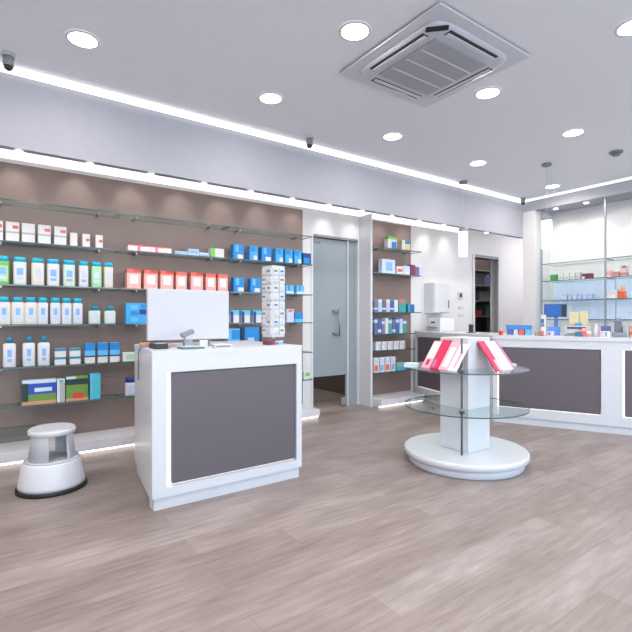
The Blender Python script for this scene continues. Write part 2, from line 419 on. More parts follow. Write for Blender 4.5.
u5 = wall_unit(4.205, 5.17, 'narrow taupe shelving unit right of the glass door', [2.185,1.83,1.29,.985,.76,.455],
   shelves=[(4.215,5.165)]*3+[(4.215,5.04)]*3, ztop=2.60, plinth=(4.21,5.06), px=(4.205,5.175))

# ---- product kinds
def put(proto, loc, label, group, cache={}):
    if proto not in cache:
        cache[proto] = True
        proto.location = loc; proto['label'] = label; proto['group'] = group
        return proto
    return dup(proto, loc, label, group)
def bottle(name, cat, w, d, hb, capw, hc, body, capm, labelm=None, ex=4., shoulder=.02, lz=(.12,.8), lw=.78, band=None):
    t = thing(name, 'x', cat)
    sh = shoulder
    mb = MB(); mb.loft([(0,w/2*.94,d/2*.94),(.006,w/2,d/2),(hb-sh,w/2,d/2),(hb-sh*.35,(w*.75+capw*.25)/2,(d*.75+capw*.25*d/w)/2),(hb,capw/2,min(d,capw)/2)], body, n=28, e=ex); mb.build('bottle_body', t)
    mb = MB(); mb.loft([(hb,capw/2,min(d,capw)/2),(hb+hc*.85,capw/2*.97,min(d,capw)/2*.97),(hb+hc,capw/2*.86,min(d,capw)/2*.86)], capm, n=24, e=min(ex,3.5)); mb.build('cap', t)
    if labelm:
        mb = MB(); z0, z1 = hb*lz[0], hb*lz[1]
        y = -d/2-.0012
        mb.box(-w*lw/2, w*lw/2, y, y+.003, z0, z1, labelm[0])
        if len(labelm) > 1:
            mb.box(-w*lw*.32, w*lw*.32, y-.0008, y+.002, z0+(z1-z0)*.45, z0+(z1-z0)*.9, labelm[1])
            mb.box(-w*lw*.32, w*lw*.32, y-.0008, y+.002, z0+(z1-z0)*.15, z0+(z1-z0)*.33, labelm[-1])
        mb.build('label_sticker', t)
    return t
def carton(name, cat, w, d, h, m, bands=()):
    """bands: (x0,x1,z0,z1,material) as fractions of the front face; the print wraps the box only in front"""
    mb = MB(); mb.box(-w/2, w/2, -d/2, d/2, 0, h, m, bevel=.0015)
    for k, (a, b, c, e, mm) in enumerate(bands):
        y = -d/2-.0006-.0003*k
        mb.box(-w/2+a*w, -w/2+b*w, y, y+.0015, c*h, e*h, mm)
        if a <= 0.01 and b >= .99:      # full bands also run along both sides
            mb.box(-w/2-.0006, -w/2+.001, -d/2, d/2, c*h, e*h, mm); mb.box(w/2-.001, w/2+.0006, -d/2, d/2, c*h, e*h, mm)
    o = mb.build(name); return tag(o, 'x', cat)

CY = C('cyan_cap',18,170,205,.35); TEAL = C('teal_cap',20,125,160,.35)
WB = C('white_bottle',206,206,211,.35); CREAM = C('cream_bottle',212,203,194,.35)
PGRN = C('pale_green_bottle',192,209,200,.35); GRN = C('green_bottle',112,178,72,.35); MGRN = C('mint_bottle',160,206,166,.35)
BLUEP = C('print_blue',128,168,218); LILAC = C('print_lilac',186,196,222); GRYP = C('print_grey',160,170,172); LBL = C('print_paleblue',190,205,228)
REDP = C('print_red',214,92,98); GGRN = C('print_sage',150,170,160)
BLU = C('carton_blue',20,128,205); DBLU = C('carton_navy',22,58,130); LBLU = C('carton_light_blue',96,178,226); SKY = C('carton_sky',60,160,225)
PINK = C('carton_pink',240,172,168); CORAL = C('carton_coral',222,100,84); PALEP = C('carton_pale_pink',246,222,226); MAG = C('carton_magenta',226,120,160)
PURP = C('carton_purple',120,70,130); TEALC = C('carton_teal',70,180,200); GRNC = C('carton_green',112,190,90); ORNG = C('carton_orange',220,110,60)
DRED = C('carton_dark_red',120,50,58); BEIGE = C('carton_beige',205,192,150); TAN = C('carton_tan',196,146,110); RED = C('carton_red',205,60,52)

YI = 4.725    # centre line of the products on the wall shelves
SEC = {'l':'left section', 'm':'middle section', 'r':'right section'}
def row(sec, lev, items, group, catname='', yo=YI):
    """items: (u0, u1, proto, text)"""
    z = LV[lev]+.0006
    for k, (a, b, pr, tx) in enumerate(items):
        xa, xb = X_at(a, yo-.04), X_at(b, yo-.04)
        put(pr, ((xa+xb)/2, yo, z), '%s, %s from left on %s shelf down, %s' % (tx, ORD[k+1], ORD[lev+1], SEC[sec]), group)
# second shelf, left
c1 = carton('carton','box',.096,.06,.168,CARD,[(0,1,.42,.52,GRYP),(.5,.95,.66,.82,REDP)])
c2 = carton('carton','box',.096,.06,.168,CARD,[(0,1,.42,.52,GRYP)])
c3 = carton('carton','box',.062,.05,.125,CARD,[(.45,.95,.45,.65,REDP)])
c4 = carton('carton','box',.058,.05,.125,CREAM,[(.5,1,0,1,CARD)])
row('l', 1, [(-10,2,c1,'white carton cut by the frame'),(6,19,c1,'white carton with red mark'),(22,35,c2,'plain white carton with grey band'),(38,51,c1,'white carton with red mark'),
  (54,67,c1,'white carton with red mark'),(70,78,c4,'small cream and white carton'),(82,91,c3,'small white carton with red mark'),(95,104,c3,'small white carton with red mark')], 'white cartons on the second shelf')
# third shelf, left
bt = lambda body, lab, w=.098: bottle('bottle','bottle',w,.06,.198,w*.94,.042,body,CY,lab,5.,.010)
bg = bt(GRN,[MGRN,BLUEP,LBL]); bp_ = bt(PGRN,[WB,BLUEP,LILAC]); bc = bt(CREAM,[CREAM,LILAC,LBL]); bw = bt(WB,[WB,BLUEP,BLUEP]); bw2 = bt(PGRN,[PGRN,BLUEP,GGRN]); bm_ = bt(MGRN,[MGRN,LBL,LBL],.088); bsm = bt(WB,[WB,LILAC,BLUEP],.08); bcs = bt(CREAM,[CREAM,LILAC,LBL],.08)
row('l', 2, [(-4,9,bg,'bright green bottle with cyan cap'),(13,27,bp_,'pale green bottle with cyan cap'),(31,45,bc,'cream bottle with cyan cap'),(47,60,bw,'white bottle with cyan cap'),
  (63,76,bw2,'pale green bottle with dark label spot'),(79,89,bsm,'slim white bottle with cyan cap'),(91,103,bm_,'mint green bottle with cyan cap'),(104,114,bcs,'slim cream bottle with cyan cap')], 'cyan-capped bottles on the third shelf')
# fourth shelf, left
bl = bottle('bottle','bottle',.084,.055,.192,.066,.045,WB,CY,[LBL,BLUEP,LILAC],4.,.012,lw=.55); bl2 = bottle('bottle','bottle',.098,.055,.192,.07,.045,CREAM,CY,[LBL,BLUEP,LILAC],4.,.012,lw=.5)
bs = bottle('bottle','bottle',.10,.06,.125,.062,.042,PGRN,TEAL,[LBL,WB],4.5,.012,lw=.5)
row('l', 3, [(-2,10,bl2,'cream bottle with cyan cap'),(13,23,bl2,'cream bottle with cyan cap'),(26,36,bl2,'cream bottle with cyan cap'),(38,48,bl,'white bottle with cyan cap'),(51,60.5,bl,'white bottle with cyan cap'),
  (63,71,bl,'white bottle with cyan cap'),(73,83,bl,'white bottle with cyan cap'),(88.5,101.5,bs,'short pale green bottle with teal cap'),(104,117,bs,'short pale green bottle with teal cap')], 'cyan-capped bottles on the fourth shelf')
# fifth shelf, left
bj = bottle('pump_bottle','bottle',.094,.06,.205,.046,.05,WB,TEAL,[LBL,BLUEP,GGRN],4.,.012,lw=.5)
cb = carton('carton','box',.088,.06,.145,CARD,[(0,1,.84,1,TEAL),(0,1,.33,.47,TEAL)])
cu = carton('carton','box',.085,.06,.186,CARD,[(0,1,.62,1,BLU),(0,1,.36,.62,LBLU),(0,1,.30,.37,DBLU)])
row('l', 4, [(3,16,bj,'white bottle with narrow teal cap'),(23,35,bj,'white bottle with narrow teal cap'),(38,50,bj,'white bottle with narrow teal cap'),(54,67,cb,'white carton with two teal bands'),
  (69.5,81,cb,'white carton with two teal bands'),(85,95.5,cu,'blue and white tall carton'),(98,108,cu,'blue and white tall carton'),(110,120,cu,'blue and white tall carton')], 'products on the fifth shelf')
# sixth shelf, left: picture boxes
z6 = LV[5]+.0006
def xat(u, y=YI-.04): return X_at(u, y)
PGR = C('picture_green',104,140,62); PBL = C('picture_blue',24,72,170); PDK = C('picture_dark_green',24,52,46); PSK = C('picture_sky',196,212,232)
def span_carton(name, label, cat, u0, u1, z, h, m, bands, group=None, d=.08, y=YI):
    w = xat(u1, y-d/2)-xat(u0, y-d/2)
    o = carton(name, cat, w, d, h, m, bands); o.location = ((xat(u0,y-d/2)+xat(u1,y-d/2))/2, y, z); o['label'] = label
    if group: o['group'] = group
    return o
span_carton('picture_box','wide display box printed with blue and green landscape, on the sixth shelf down','box',22,56,z6,.212,CARD,[(0,1,0,.14,TAN),(0,1,.14,.42,PGR),(0,1,.42,.86,PBL),(0,.18,.14,1,PDK),(.36,.88,.52,.68,PSK),(0.01,1,.88,1,PSK)],'picture boxes')
span_carton('carton','narrow white and grey carton between the two picture boxes','box',57,65,z6,.205,CARD,[(.35,1,0,.85,GRYP),(.3,.8,.86,.97,CY)],None)
span_carton('picture_box','wide display box printed dark green with a red patch, on the sixth shelf down','box',66,88,z6,.222,PGR,[(0,1,0,.12,TAN),(0,.99,.66,.9,PDK),(.3,.8,.1,.32,RED),(.01,.45,.9,1,PSK)],'picture boxes')
span_carton('carton','plain turquoise upright carton right of the picture boxes','box',90,100.5,z6,.235,TEALC,[(0,.25,0,1,LBLU)],None)
t = bottle('tub','tub',.092,.08,.125,.085,.05,CARD,DBLU,[LILAC],3.,.01); t['label'] = 'white tub with navy lid on the sixth shelf, beside the white counter'; t.location = (xat(131), YI, z6)
# middle section
pk = carton('flat_carton','box',.083,.07,.062,PALEP,[(0,1,.82,1,CORAL),(.1,.6,.1,.7,CARD)]); pk2 = carton('flat_carton','box',.083,.07,.062,MAG,[(0,1,.82,1,CORAL),(.35,1,.1,.75,PALEP)])
row('m', 1, [(129,137,pk,'flat pale pink carton'),(138,146,pk2,'flat magenta pink carton'),(147,155,pk,'flat pale pink carton'),(156,163,pk2,'flat magenta pink carton'),(164,171,pk,'flat pale pink carton')], 'flat pink cartons')
z1 = LV[1]+.0006
span_carton('flat_carton','low pale blue flat carton right of the pink ones on the second shelf','box',175,188,z1,.035,LBL,[(0,1,.3,.7,BLUEP)])
span_carton('flat_carton','pale blue carton raised in the middle of the second shelf, with lilac front','box',188.5,199,z1,.07,LILAC,[(.1,.9,.3,.8,BLUEP)])
span_carton('flat_carton','low blue flat carton left of the green-striped carton','box',199.5,209,z1,.04,LBL,[(0,1,0,.5,BLUEP)])
span_carton('carton','small white carton with green stripe, last on middle section second shelf','box',211,224,z1,.098,CARD,[(0,.32,0,1,GRNC)])
pc = carton('pink_pack','pack',.128,.08,.19,PINK,[(0,1,.80,1,CORAL),(.2,.8,.25,.72,PALEP),(.45,1,.88,1,RED)]); pc2 = carton('pink_pack','pack',.11,.08,.19,PINK,[(0,1,.80,1,CORAL),(.2,.8,.25,.72,PALEP)])
row('m', 2, [(126,142,pc,'pink pack with coral top'),(144,158,pc,'pink pack with coral top'),(160,174,pc,'pink pack with coral top'),(176,187,pc2,'narrower pink pack with coral top'),(189,205,pc,'pink pack with coral top'),(206,216,pc2,'narrower pink pack with coral top'),(218,228,pc2,'narrower pink pack with coral top')], 'pink packs above the monitor')
z3 = LV[3]+.0006
span_carton('carton','blue chequered carton partly hidden by the white monitor','box',126,150,z3,.20,SKY,[(.2,.5,.7,.9,LBLU),(.55,.95,.45,.7,DBLU),(.2,.5,.1,.3,LBLU),(.6,.9,.75,.95,BLU),(.2,.5,.42,.6,BLU)])
z4 = LV[4]+.0006
span_carton('flat_carton','small white and mint carton just left of the white counter','box',123,135,z4,.085,CARD,[(.25,1,.2,.75,MGRN)])
# right section
cB = carton('blue_carton','box',.125,.08,.165,BLU,[(.2,.5,.5,.95,LBLU),(.4,.95,.05,.32,CARD)]); cB2 = carton('blue_carton','box',.10,.08,.165,SKY,[(.1,.7,.6,.95,BLU),(.5,.95,.05,.34,CARD)])
row('r', 1, [(231,246,cB,'blue carton'),(249,258.5,cB2,'narrow blue carton'),(260,273,cB,'blue carton'),(275,284,cB2,'narrow blue carton'),(285,293,cB2,'narrow blue carton'),(294,302,cB2,'narrow blue carton')], 'blue cartons on the second shelf')
span_carton('blue_carton','solid dark blue carton at the end of the second shelf by the door','box',303,311,z1,.14,DBLU,[(.1,.8,.1,.6,BLU)],'blue cartons on the second shelf')
row('r', 2, [(231,247,cB,'blue carton left of the spinner'),(249,262,cB,'blue carton left of the spinner')], 'blue cartons on the third shelf')
cL = carton('blue_carton','box',.105,.08,.105,LBLU,[(.25,.5,.4,1,BLU),(0,1,0,.3,LBL)])
z2 = LV[2]+.0006
for k, (a, b) in enumerate([(285,295),(296,305)]):
    put(cL, ((xat(a)+xat(b))/2, YI, z2), 'light blue low carton right of the spinner, %s one' % ['nearer','farther'][k], 'light blue cartons right of the spinner')
cN = carton('carton','box',.10,.08,.14,CARD,[(0,1,.62,1,LBLU),(0,.3,0,.9,DBLU)])
row('r', 3, [(231,239,cN,'white carton with blue and navy print'),(241,251,cN,'white carton with blue and navy print'),(253,262,cN,'white carton with blue and navy print')], 'white and navy cartons')
span_carton('carton','pale lilac carton with red-brown top, right of the spinner','box',287,294,z3,.16,LILAC,[(.2,.8,.8,.95,REDP)])
span_carton('blue_carton','mid blue carton right of the spinner on the fourth shelf','box',295,303,z3,.115,BLU,[(0,1,0,.35,LBLU)])
span_carton('blue_carton','light blue and white carton between monitor and dark-edged box','box',228,240,z4,.30,LBLU,[(.3,1,.6,.95,BLU),(0,1,0,.3,LBL)])
span_carton('display_box','blue box with dark side edges, low shelf behind the counter','box',242,262,z4,.315,BLU,[(0,.14,0,1,DARK),(.86,1,0,1,DARK),(.3,.6,.4,.62,LILAC),(.2,.8,.1,.3,LBLU)])
z5 = LV[5]+.0006
span_carton('carton','small white carton with green mark low beside the door frame','box',304,311,z5,.10,CARD,[(.2,.8,.35,.8,GRNC)])
span_carton('carton','small blue and white carton on the fifth shelf, right of the spinner','box',290,296,z4,.09,LBL,[(.2,.8,.3,.9,BLU)])

# ---- narrow unit products
NL = [2.185,1.83,1.29,.985,.76,.455]
def nu(name, label, lev, u0, u1, h, m, bands=(), group=None, cat='box', d=.075):
    o = span_carton(name, label, cat, u0, u1, NL[lev]+.0006, h, m, bands, group, d)
    return o
nu('carton','white carton with green top and blue print, top shelf of narrow unit',0,388,397,.165,CARD,[(0,1,.8,1,GRNC),(.4,.95,.05,.6,BLU)])
nu('carton','beige carton with teal corner, top shelf of narrow unit',0,402,410,.145,BEIGE,[(.4,1,.65,1,TEAL),(0,.35,0,1,CARD)])
nu('carton','large pale blue carton on second shelf of narrow unit',1,382,395,.20,LBL,[(.3,.8,.2,.8,BLUEP)])
nu('carton','white carton with red print, second shelf of narrow unit',1,397,403,.115,CARD,[(.1,.9,.3,.7,REDP)])
nu('carton','pale lilac carton between white and purple ones, second shelf',1,403.5,410,.13,LILAC,[(.2,.8,.1,.3,CARD)])
nu('carton','plum purple carton near the end of the second shelf',1,411,415.5,.155,C('plum',120,44,84))
nu('carton','violet and lilac carton last on second shelf, before the white wall',1,416.5,422,.13,LILAC,[(0,.5,0,1,C('violet',112,88,150))])
cols = [('grey violet',C('greyviolet',120,116,150)),('pale blue',C('paleblue2',170,196,214)),('slate',C('slate',96,104,136)),('lavender',C('lav',190,180,214)),('blue',C('midblue',66,102,168)),('white',CARD),('teal',C('tealb',64,150,150))]
uu = 374.5
for k in range(6):
    nm, m = cols[k if k < 6 else 0]
    nu('boxed_pack','slim %s pack, %s from left on third shelf of narrow unit' % (nm, ORD[k+1]),2,uu,uu+3.5,.165+.01*(k%2),m,[(0,1,.75,1,CARD)] if k%2 else [(0,1,.2,.35,LBL)],'slim packs on the narrow unit third shelf'); uu += 4
nu('boxed_pack','teal pack with red top on third shelf of narrow unit',2,399,406,.19,cols[6][1],[(0,.7,.72,1,REDP)])
nu('blue_carton','strong blue carton last on third shelf of narrow unit',2,408,414.5,.115,C('strongblue',30,100,165),[(0,.3,0,1,cols[6][1])])
seq = [('slate',2),('blue',4),('grey violet',0),('white',5),('teal',6),('slate',2),('blue',4),('pale blue',1),('teal',6)]
uu = 374.5
for k, (nm, i) in enumerate(seq):
    nu('boxed_pack','slim %s pack, %s from left on fourth shelf of narrow unit' % (nm, ORD[k+1]),3,uu,uu+3.1,.22-.012*(k%3),cols[i][1],[(0,1,.1,.3,LBL)] if k%2 else [(0,1,.7,.9,LILAC)],'slim packs on the narrow unit fourth shelf'); uu += 3.6
uu = 376
for k in range(5):
    nu('carton','small white carton with pinkish print, %s from left on fifth shelf of narrow unit' % ORD[k+1],4,uu,uu+5,.115,CARD,[(.55,1,.1,.8,C('mauve',196,178,196)),(.1,.5,.55,.85,LILAC)],'small white cartons on the narrow unit'); uu += 6
for k, (a, b, m1, nm) in enumerate([(374,379,CORAL,'coral'),(380,384.5,BLUEP,'blue'),(385.5,390,CORAL,'coral'),(391,395.5,BLUEP,'blue')]):
    nu('carton','white carton with %s print, %s from left on bottom shelf of narrow unit' % (nm, ORD[k+1]),5,a,b,.20,CARD,[(.1,.8,.1,.5,m1),(.1,.9,.6,.9,LILAC)],'white cartons on the bottom shelf')
nu('carton','low turquoise carton at right of narrow unit bottom shelf',5,397,406,.11,TEALC,[(0,1,.5,1,GGRN)])

# ================================================================== FRONT COUNTER
def oriented(p, d):      # frame at p with x along d (unit), y away from the viewer
    return Matrix(((d[0],-d[1],0,p[0]),(d[1],d[0],0,p[1]),(0,0,1,0),(0,0,0,1)))
def counter(label, M, L, carcass, panels, zt, loc, zb=.138, ptop=.868, group=None, plinth=(.015,.015), gap=.022):
    """front built in the frame M (x along, y away); panels: list of (x0,x1) recesses; carcass: polygon in world coordinates"""
    t = thing('counter', label, 'counter', loc, group)
    mb = MB(); mb.poly_prism(carcass, .08, zt, WHITE)
    xs = [0]+[e for p in panels for e in p]+[L]
    for k in range(0, len(xs), 2): mb.box(xs[k], xs[k+1], 0, .05, .08, zt, WHITE, M=M)
    for a, b in panels:
        mb.box(a, b, 0, .05, .08, zb, WHITE, M=M); mb.box(a, b, 0, .05, ptop, zt, WHITE, M=M)
    mb.build('body', t)
    mb = MB(); mb.box(plinth[0], L-plinth[1], .018, .12, 0, .08, WHITE, M=M); mb.build('plinth', t)
    for a, b in panels:
        mb = MB(); mb.box(a+gap, b-.01, .010, .03, zb+.014, ptop-.008, TAUPE, M=M, bevel=.002); pn = mb.build('front_panel', t, label='taupe inset front panel')
        mb = MB()
        mb.box(a+.002, a+gap-.002, .040, .049, zb+.002, ptop-.002, LED, M=M); mb.box(a+.02, b-.003, .040, .049, zb+.002, zb+.012, LED, M=M)
        mb.build('led_strip', pn)
    return t
A, B = .80, 1.912
FY = 2.92
ct = counter('white front counter with large taupe panel, at left centre', oriented((A,FY),(1,0)), B-A, [(A,FY+.05),(B,FY+.05),(B,3.80),(A+.105,3.80)], [(.09, 1.066)], .975, (A,FY,0), gap=.038)
mb = MB(); mb.poly_prism([(A-.002,FY-.002),(B+.002,FY-.002),(B+.002,3.805),(A+.103,3.805)], .975, 1.005, WHITE); mb.build('counter_top', ct)
mb = MB(); mb.poly_prism([(A+.035,FY+.12),(B-.04,FY+.12),(B-.04,3.76),(A+.11,3.76)], 0, .08, WHITE); mb.build('base_frame', ct)
CT = 1.0055
# white monitor seen from behind
my = 3.27
m0, m1 = X_at(147,my), X_at(228,my)
t = thing('monitor', 'large white monitor seen from behind on the front counter', 'monitor', ((m0+m1)/2,my,CT))
mb = MB(); mb.box(m0, m1, my-.018, my+.018, 1.055, 1.418, C('monitor_white',192,192,202,.4), bevel=.006); mb.build('back_shell', t)
mb = MB(); mb.box(m0+.012, m1-.012, my+.0185, my+.022, 1.068, 1.405, DARK); mb.build('screen', t)
mb = MB(); mb.box((m0+m1)/2-.03, (m0+m1)/2+.03, my+.02, my+.035, 1.012, 1.2, LGREY, bevel=.003); mb.build('stand_neck', t)
mb = MB(); mb.box((m0+m1)/2-.11, (m0+m1)/2+.11, my-.04, my+.12, CT, 1.014, LGREY, bevel=.003); mb.build('stand_base', t)
# things beside it
x = X_at(159,3.16); t = thing('card_reader', 'black card reader at the left end of the front counter', 'card reader', (x,3.16,CT))
mb = MB(); mb.box(x-.045, x+.045, 3.10, 3.24, CT, CT+.036, DARK, bevel=.006); mb.build('body', t)
mb = MB(); mb.box(x-.034, x+.034, 3.17, 3.225, CT+.0365, CT+.038, GREY); mb.build('display', t)
mb = MB(); mb.box(x-.03, x+.03, 3.115, 3.16, CT+.0365, CT+.040, LGREY); mb.build('keypad', t)
x = X_at(146,3.40); mb = MB(); mb.box(x-.04, x+.05, 3.37, 3.45, CT, CT+.03, C('peach_leather',206,150,124,.6), bevel=.010)
tag(mb.build('purse', loc=(x,3.40,CT)), 'small peach purse at the left corner of the front counter', 'purse')
x = X_at(143,3.6); mb = MB(); mb.box(x, x+.16, 3.58, 3.66, CT, CT+.024, BLACK, bevel=.008); tag(mb.build('eyeglass_case', loc=(x,3.58,CT)), 'black case lying behind the peach purse on the counter', 'case')
# keyboard in front of the monitor
x0, x1 = X_at(168,3.12), X_at(182,3.12)
# barcode scanner
x, y = X_at(184,3.12), 3.12
t = thing('barcode_scanner', 'grey barcode scanner on a stand in front of the white monitor', 'barcode scanner', (x,y,CT))
mb = MB(); mb.loft([(0,.045,.035),(.008,.043,.033),(.014,.02,.016)], LGREY, (x,y,CT), 20); mb.build('base', t)
mb = MB(); mb.tube([(x,y,CT+.01),(x-.004,y,CT+.05),(x+.010,y,CT+.085)], .008, GREY); mb.build('neck', t)
mb = MB(); mb.box(-.042, .048, -.025, .025, -.016, .016, GREY, bevel=.007, M=Matrix.Translation((x+.02,y,CT+.10)) @ Matrix.Rotation(-.35,4,'Y')); mb.build('head', t)
# glass change tray, business card holder, leaflets
x = X_at(191,3.03); t = thing('change_tray', 'flat grey-green glass change tray near the counter front edge', 'tray', (x,3.03,CT))
mb = MB(); mb.box(x-.075, x+.075, 2.97, 3.10, CT, CT+.012, GLASS, smat=EDGE, bevel=.003); mb.build('tray', t)
mb = MB(); mb.box(x-.062, x+.062, 2.985, 3.085, CT+.0125, CT+.016, C('tray_mat',176,196,200,.5)); mb.build('mat', t)
x = X_at(205,3.06); t = thing('card_holder', 'small clear card holder with white cards on the front counter', 'card holder', (x,3.06,CT))
mb = MB(); mb.box(x-.045, x+.045, 3.03, 3.09, CT, CT+.01, LGREY, bevel=.002); mb.box(x+.02, x+.028, 3.03, 3.09, CT+.01, CT+.055, GREY); mb.build('holder', t)
mb = MB(); mb.box(x-.04, x+.018, 3.05, 3.06, CT+.01, CT+.055, CARD); mb.build('cards', t)
x0, x1 = X_at(212,3.06), X_at(229,3.06)
mb = MB(); mb.box(x0, x1, 3.0, 3.14, CT, CT+.022, CARD, bevel=.002); mb.box(x0+.004, x1-.012, 2.9992, 3.001, CT+.004, CT+.016, GREY)
tag(mb.build('paper_stack', loc=(x0,3.06,CT)), 'low white stack of papers with grey edge, counter middle', 'papers')
x = X_at(269,3.12); mb = MB(); mb.box(x-.035, x+.035, 3.08, 3.16, CT, CT+.035, DRED, bevel=.002); mb.box(x-.035, x+.0, 3.0795, 3.081, CT+.0, CT+.034, C('berry',84,30,60))
tag(mb.build('carton', loc=(x,3.12,CT)), 'small dark red box at the foot of the spinner', 'box')
x = X_at(279.5,3.08); mb = MB(); mb.box(x-.02, x+.02, 3.06, 3.10, CT, CT+.02, BLUEP, bevel=.002); tag(mb.build('carton', loc=(x,3.08,CT)), 'tiny blue box right of the dark red box on the counter', 'box')
# cable over the left end of the counter
sd = lambda y: A+.117*(y-FY)
mb = MB(); mb.tube([(A+.20,3.20,CT+.004),(A+.13,3.28,CT+.005),(sd(3.36)+.01,3.36,CT+.006),(sd(3.40)-.011,3.40,CT-.01),(sd(3.46)-.012,3.46,.96),(sd(3.49)-.010,3.49,.90),(sd(3.49)-.010,3.49,.76)], .005, GREY)
tag(mb.build('cable', loc=(A+.1,3.30,CT)), 'grey cable hanging down the left end of the white counter', 'cable')
# spinner
sx, sy = X_at(273.5,3.40), 3.40
t = thing('display_spinner', 'tall white spinner of small packets standing on the front counter', 'display stand', (sx,sy,CT))
mb = MB(); mb.cyl((sx,sy), .085, CT, CT+.014, WHITE, 32, .003); mb.build('base', t)
mb = MB(); mb.cyl((sx,sy), .012, CT+.014, CT+.05, CHROME, 12); mb.build('pole', t)
mb = MB(); mb.box(sx-.066, sx+.066, sy-.066, sy+.066, CT+.045, CT+.635, WHITE, bevel=.004, rz=.15); mb.build('column', t)
mb = MB(); mb.box(sx-.068, sx+.068, sy-.068, sy+.068, CT+.635, CT+.645, LGREY, bevel=.003, rz=.15); mb.build('top_cap', t)
DKP = C('packet_grey',118,118,128); 
def packet(m1, m2):
    mb = MB(); mb.box(-.029, .029, -.010, 0, -.03, .03, CARD, bevel=.0015); mb.box(-.02, .016, -.0112, -.009, -.004, .012, m1); mb.box(-.022, .022, -.0112, -.009, -.022, -.014, m2)
    return tag(mb.build('packet'), 'x', 'packet')
pk = [packet(DKP, LBL), packet(LILAC, GRYP), packet(BLU, BLUEP)]
used = set()
for fi, (fn, ang) in enumerate([('front', .15), ('left', .15-PI/2)]):
    for c in range(2):
        for r in range(8):
            n = 2 if (r, c, fi) in ((0,1,0),(3,1,0),(6,0,0),(2,0,1)) else (r+c+fi) % 2
            M = Matrix.Translation((sx,sy,0)) @ Matrix.Rotation(ang,4,'Z')
            p = M @ Vector((-.033+.066*c, -.0668, CT+.595-.071*r))
            lb = '%s packet, %s row down in the %s column of the spinner %s face' % (['white grey-marked','white lilac-marked','white blue-marked'][n], ORD[r+1], ['left','right'][c], fn)
            if n not in used: used.add(n); q = pk[n]
            else: q = pk[n].copy(); COL.objects.link(q)
            q.location = p; q.rotation_euler = (0,0,ang); q['label'] = lb; q['group'] = 'packets on the counter spinner'

# ================================================================== STEP STOOL
kx, ky = .335, 3.78
t = thing('step_stool', 'round white two-step stool with black rubber foot ring on the floor', 'step stool', (kx,ky,0))
STW = mat('stool_plastic', (206,206,212), .45)
mb = MB(); mb.loft([(0,.222,.222),(.004,.226,.226),(.022,.226,.226),(.028,.218,.218)], BLACK, (kx,ky,0), 48); mb.build('rubber_ring', t)
mb = MB(); mb.loft([(.0285,.214,.214),(.05,.212,.212),(.19,.186,.186),(.205,.178,.178),(.207,.16,.16)], STW, (kx,ky,0), 48); mb.build('lower_drum', t)
mb = MB(); mb.loft([(.2075,.176,.176),(.213,.176,.176),(.214,.12,.12)], mat('step_tread',(186,187,194),.7,bump=.3,scale=60), (kx,ky,0), 48); mb.build('lower_tread', t)
mb = MB()
cam_a = math.atan2(-ky,-kx)
for k in range(2):      # two upright wall segments with a grip opening on both sides
    a = cam_a+math.radians(19+90)+k*PI; w = math.radians(62)
    prof_o = [(.214,.150,.150),(.375,.132,.132),(.39,.136,.136)]; prof_i = [(.214,.128,.128),(.39,.112,.112)]
    mb.loft([(.214,.128,.128)]+prof_o+[(.39,.112,.112),(.214,.128,.128)], STW, (kx,ky,0), 14, a0=a-w, a1=a+w, cap=False)
    for e in (a-w, a+w):
        bm = bmesh.new(); vs = []
        for z, r in ((.214,.150),(.375,.132),(.39,.136),(.39,.112),(.214,.128)): vs.append(bm.verts.new((kx+r*math.cos(e),ky+r*math.sin(e),z)))
        f = bm.faces.new(vs); f.material_index = mb.mi(STW); mb.add(bm)
mb.build('upper_column', t)
mb = MB(); mb.loft([(.385,.135,.135),(.392,.150,.150),(.418,.152,.152),(.426,.146,.146)], STW, (kx,ky,0), 48); mb.build('top_step', t)
mb = MB(); mb.loft([(.4262,.138,.138),(.431,.138,.138),(.432,.13,.13)], MATS['step_tread'], (kx,ky,0), 48); mb.build('top_tread', t)

# ================================================================== ROUND DISPLAY STAND
dx, dy = 3.25, 2.45
t = thing('display_stand', 'round white floor stand with square column and two glass discs', 'display stand', (dx,dy,0))
mb = MB(); mb.loft([(0,.455,.455),(.006,.462,.462),(.066,.470,.470)], WHITE, (dx,dy,0), 72); mb.build('base_drum', t)
mb = MB(); mb.loft([(.0665,.485,.485),(.074,.5,.5),(.112,.5,.5),(.122,.49,.49)], WHITE, (dx,dy,0), 72); mb.build('base_disc', t)
mb = MB(); mb.box(dx-.143, dx+.143, dy-.143, dy+.143, .1225, 1.05, WHITE, bevel=.006); mb.build('column', t)
for z in (.478, .80):
    mb = MB(); n = 72
    bm = bmesh.new()
    hole = .148
    # disc with a square hole so that the column passes through it
    out = [(dx+.5*math.cos(2*PI*k/n), dy+.5*math.sin(2*PI*k/n)) for k in range(n)]
    inn = []
    for k in range(n):
        a = 2*PI*k/n; s = hole/max(abs(math.cos(a)), abs(math.sin(a))); inn.append((dx+s*math.cos(a), dy+s*math.sin(a)))
    gi, ei = mb.mi(GLASS), mb.mi(EDGE)
    V = [[bm.verts.new((p[0],p[1],zz)) for p in ring] for zz in (z-.010, z) for ring in (out, inn)]
    for k in range(n):
        j = (k+1) % n
        for q, i in (((V[0][k],V[0][j],V[2][j],V[2][k]), ei), ((V[1][j],V[1][k],V[3][k],V[3][j]), gi), ((V[2][k],V[2][j],V[3][j],V[3][k]), gi), ((V[0][j],V[0][k],V[1][k],V[1][j]), gi)):
            f = bm.faces.new(q); f.material_index = i
    bmesh.ops.recalc_face_normals(bm, faces=bm.faces)
    mb.add(bm); mb.build('glass_disc', t)
ra = math.radians(212)
rx, ry = dx+.255*math.cos(ra), dy+.255*math.sin(ra)
mb = MB(); mb.cyl((rx,ry), .008, .1225, 1.05, C('rod_grey',84,86,94,.35), 12); mb.build('support_rod', t)
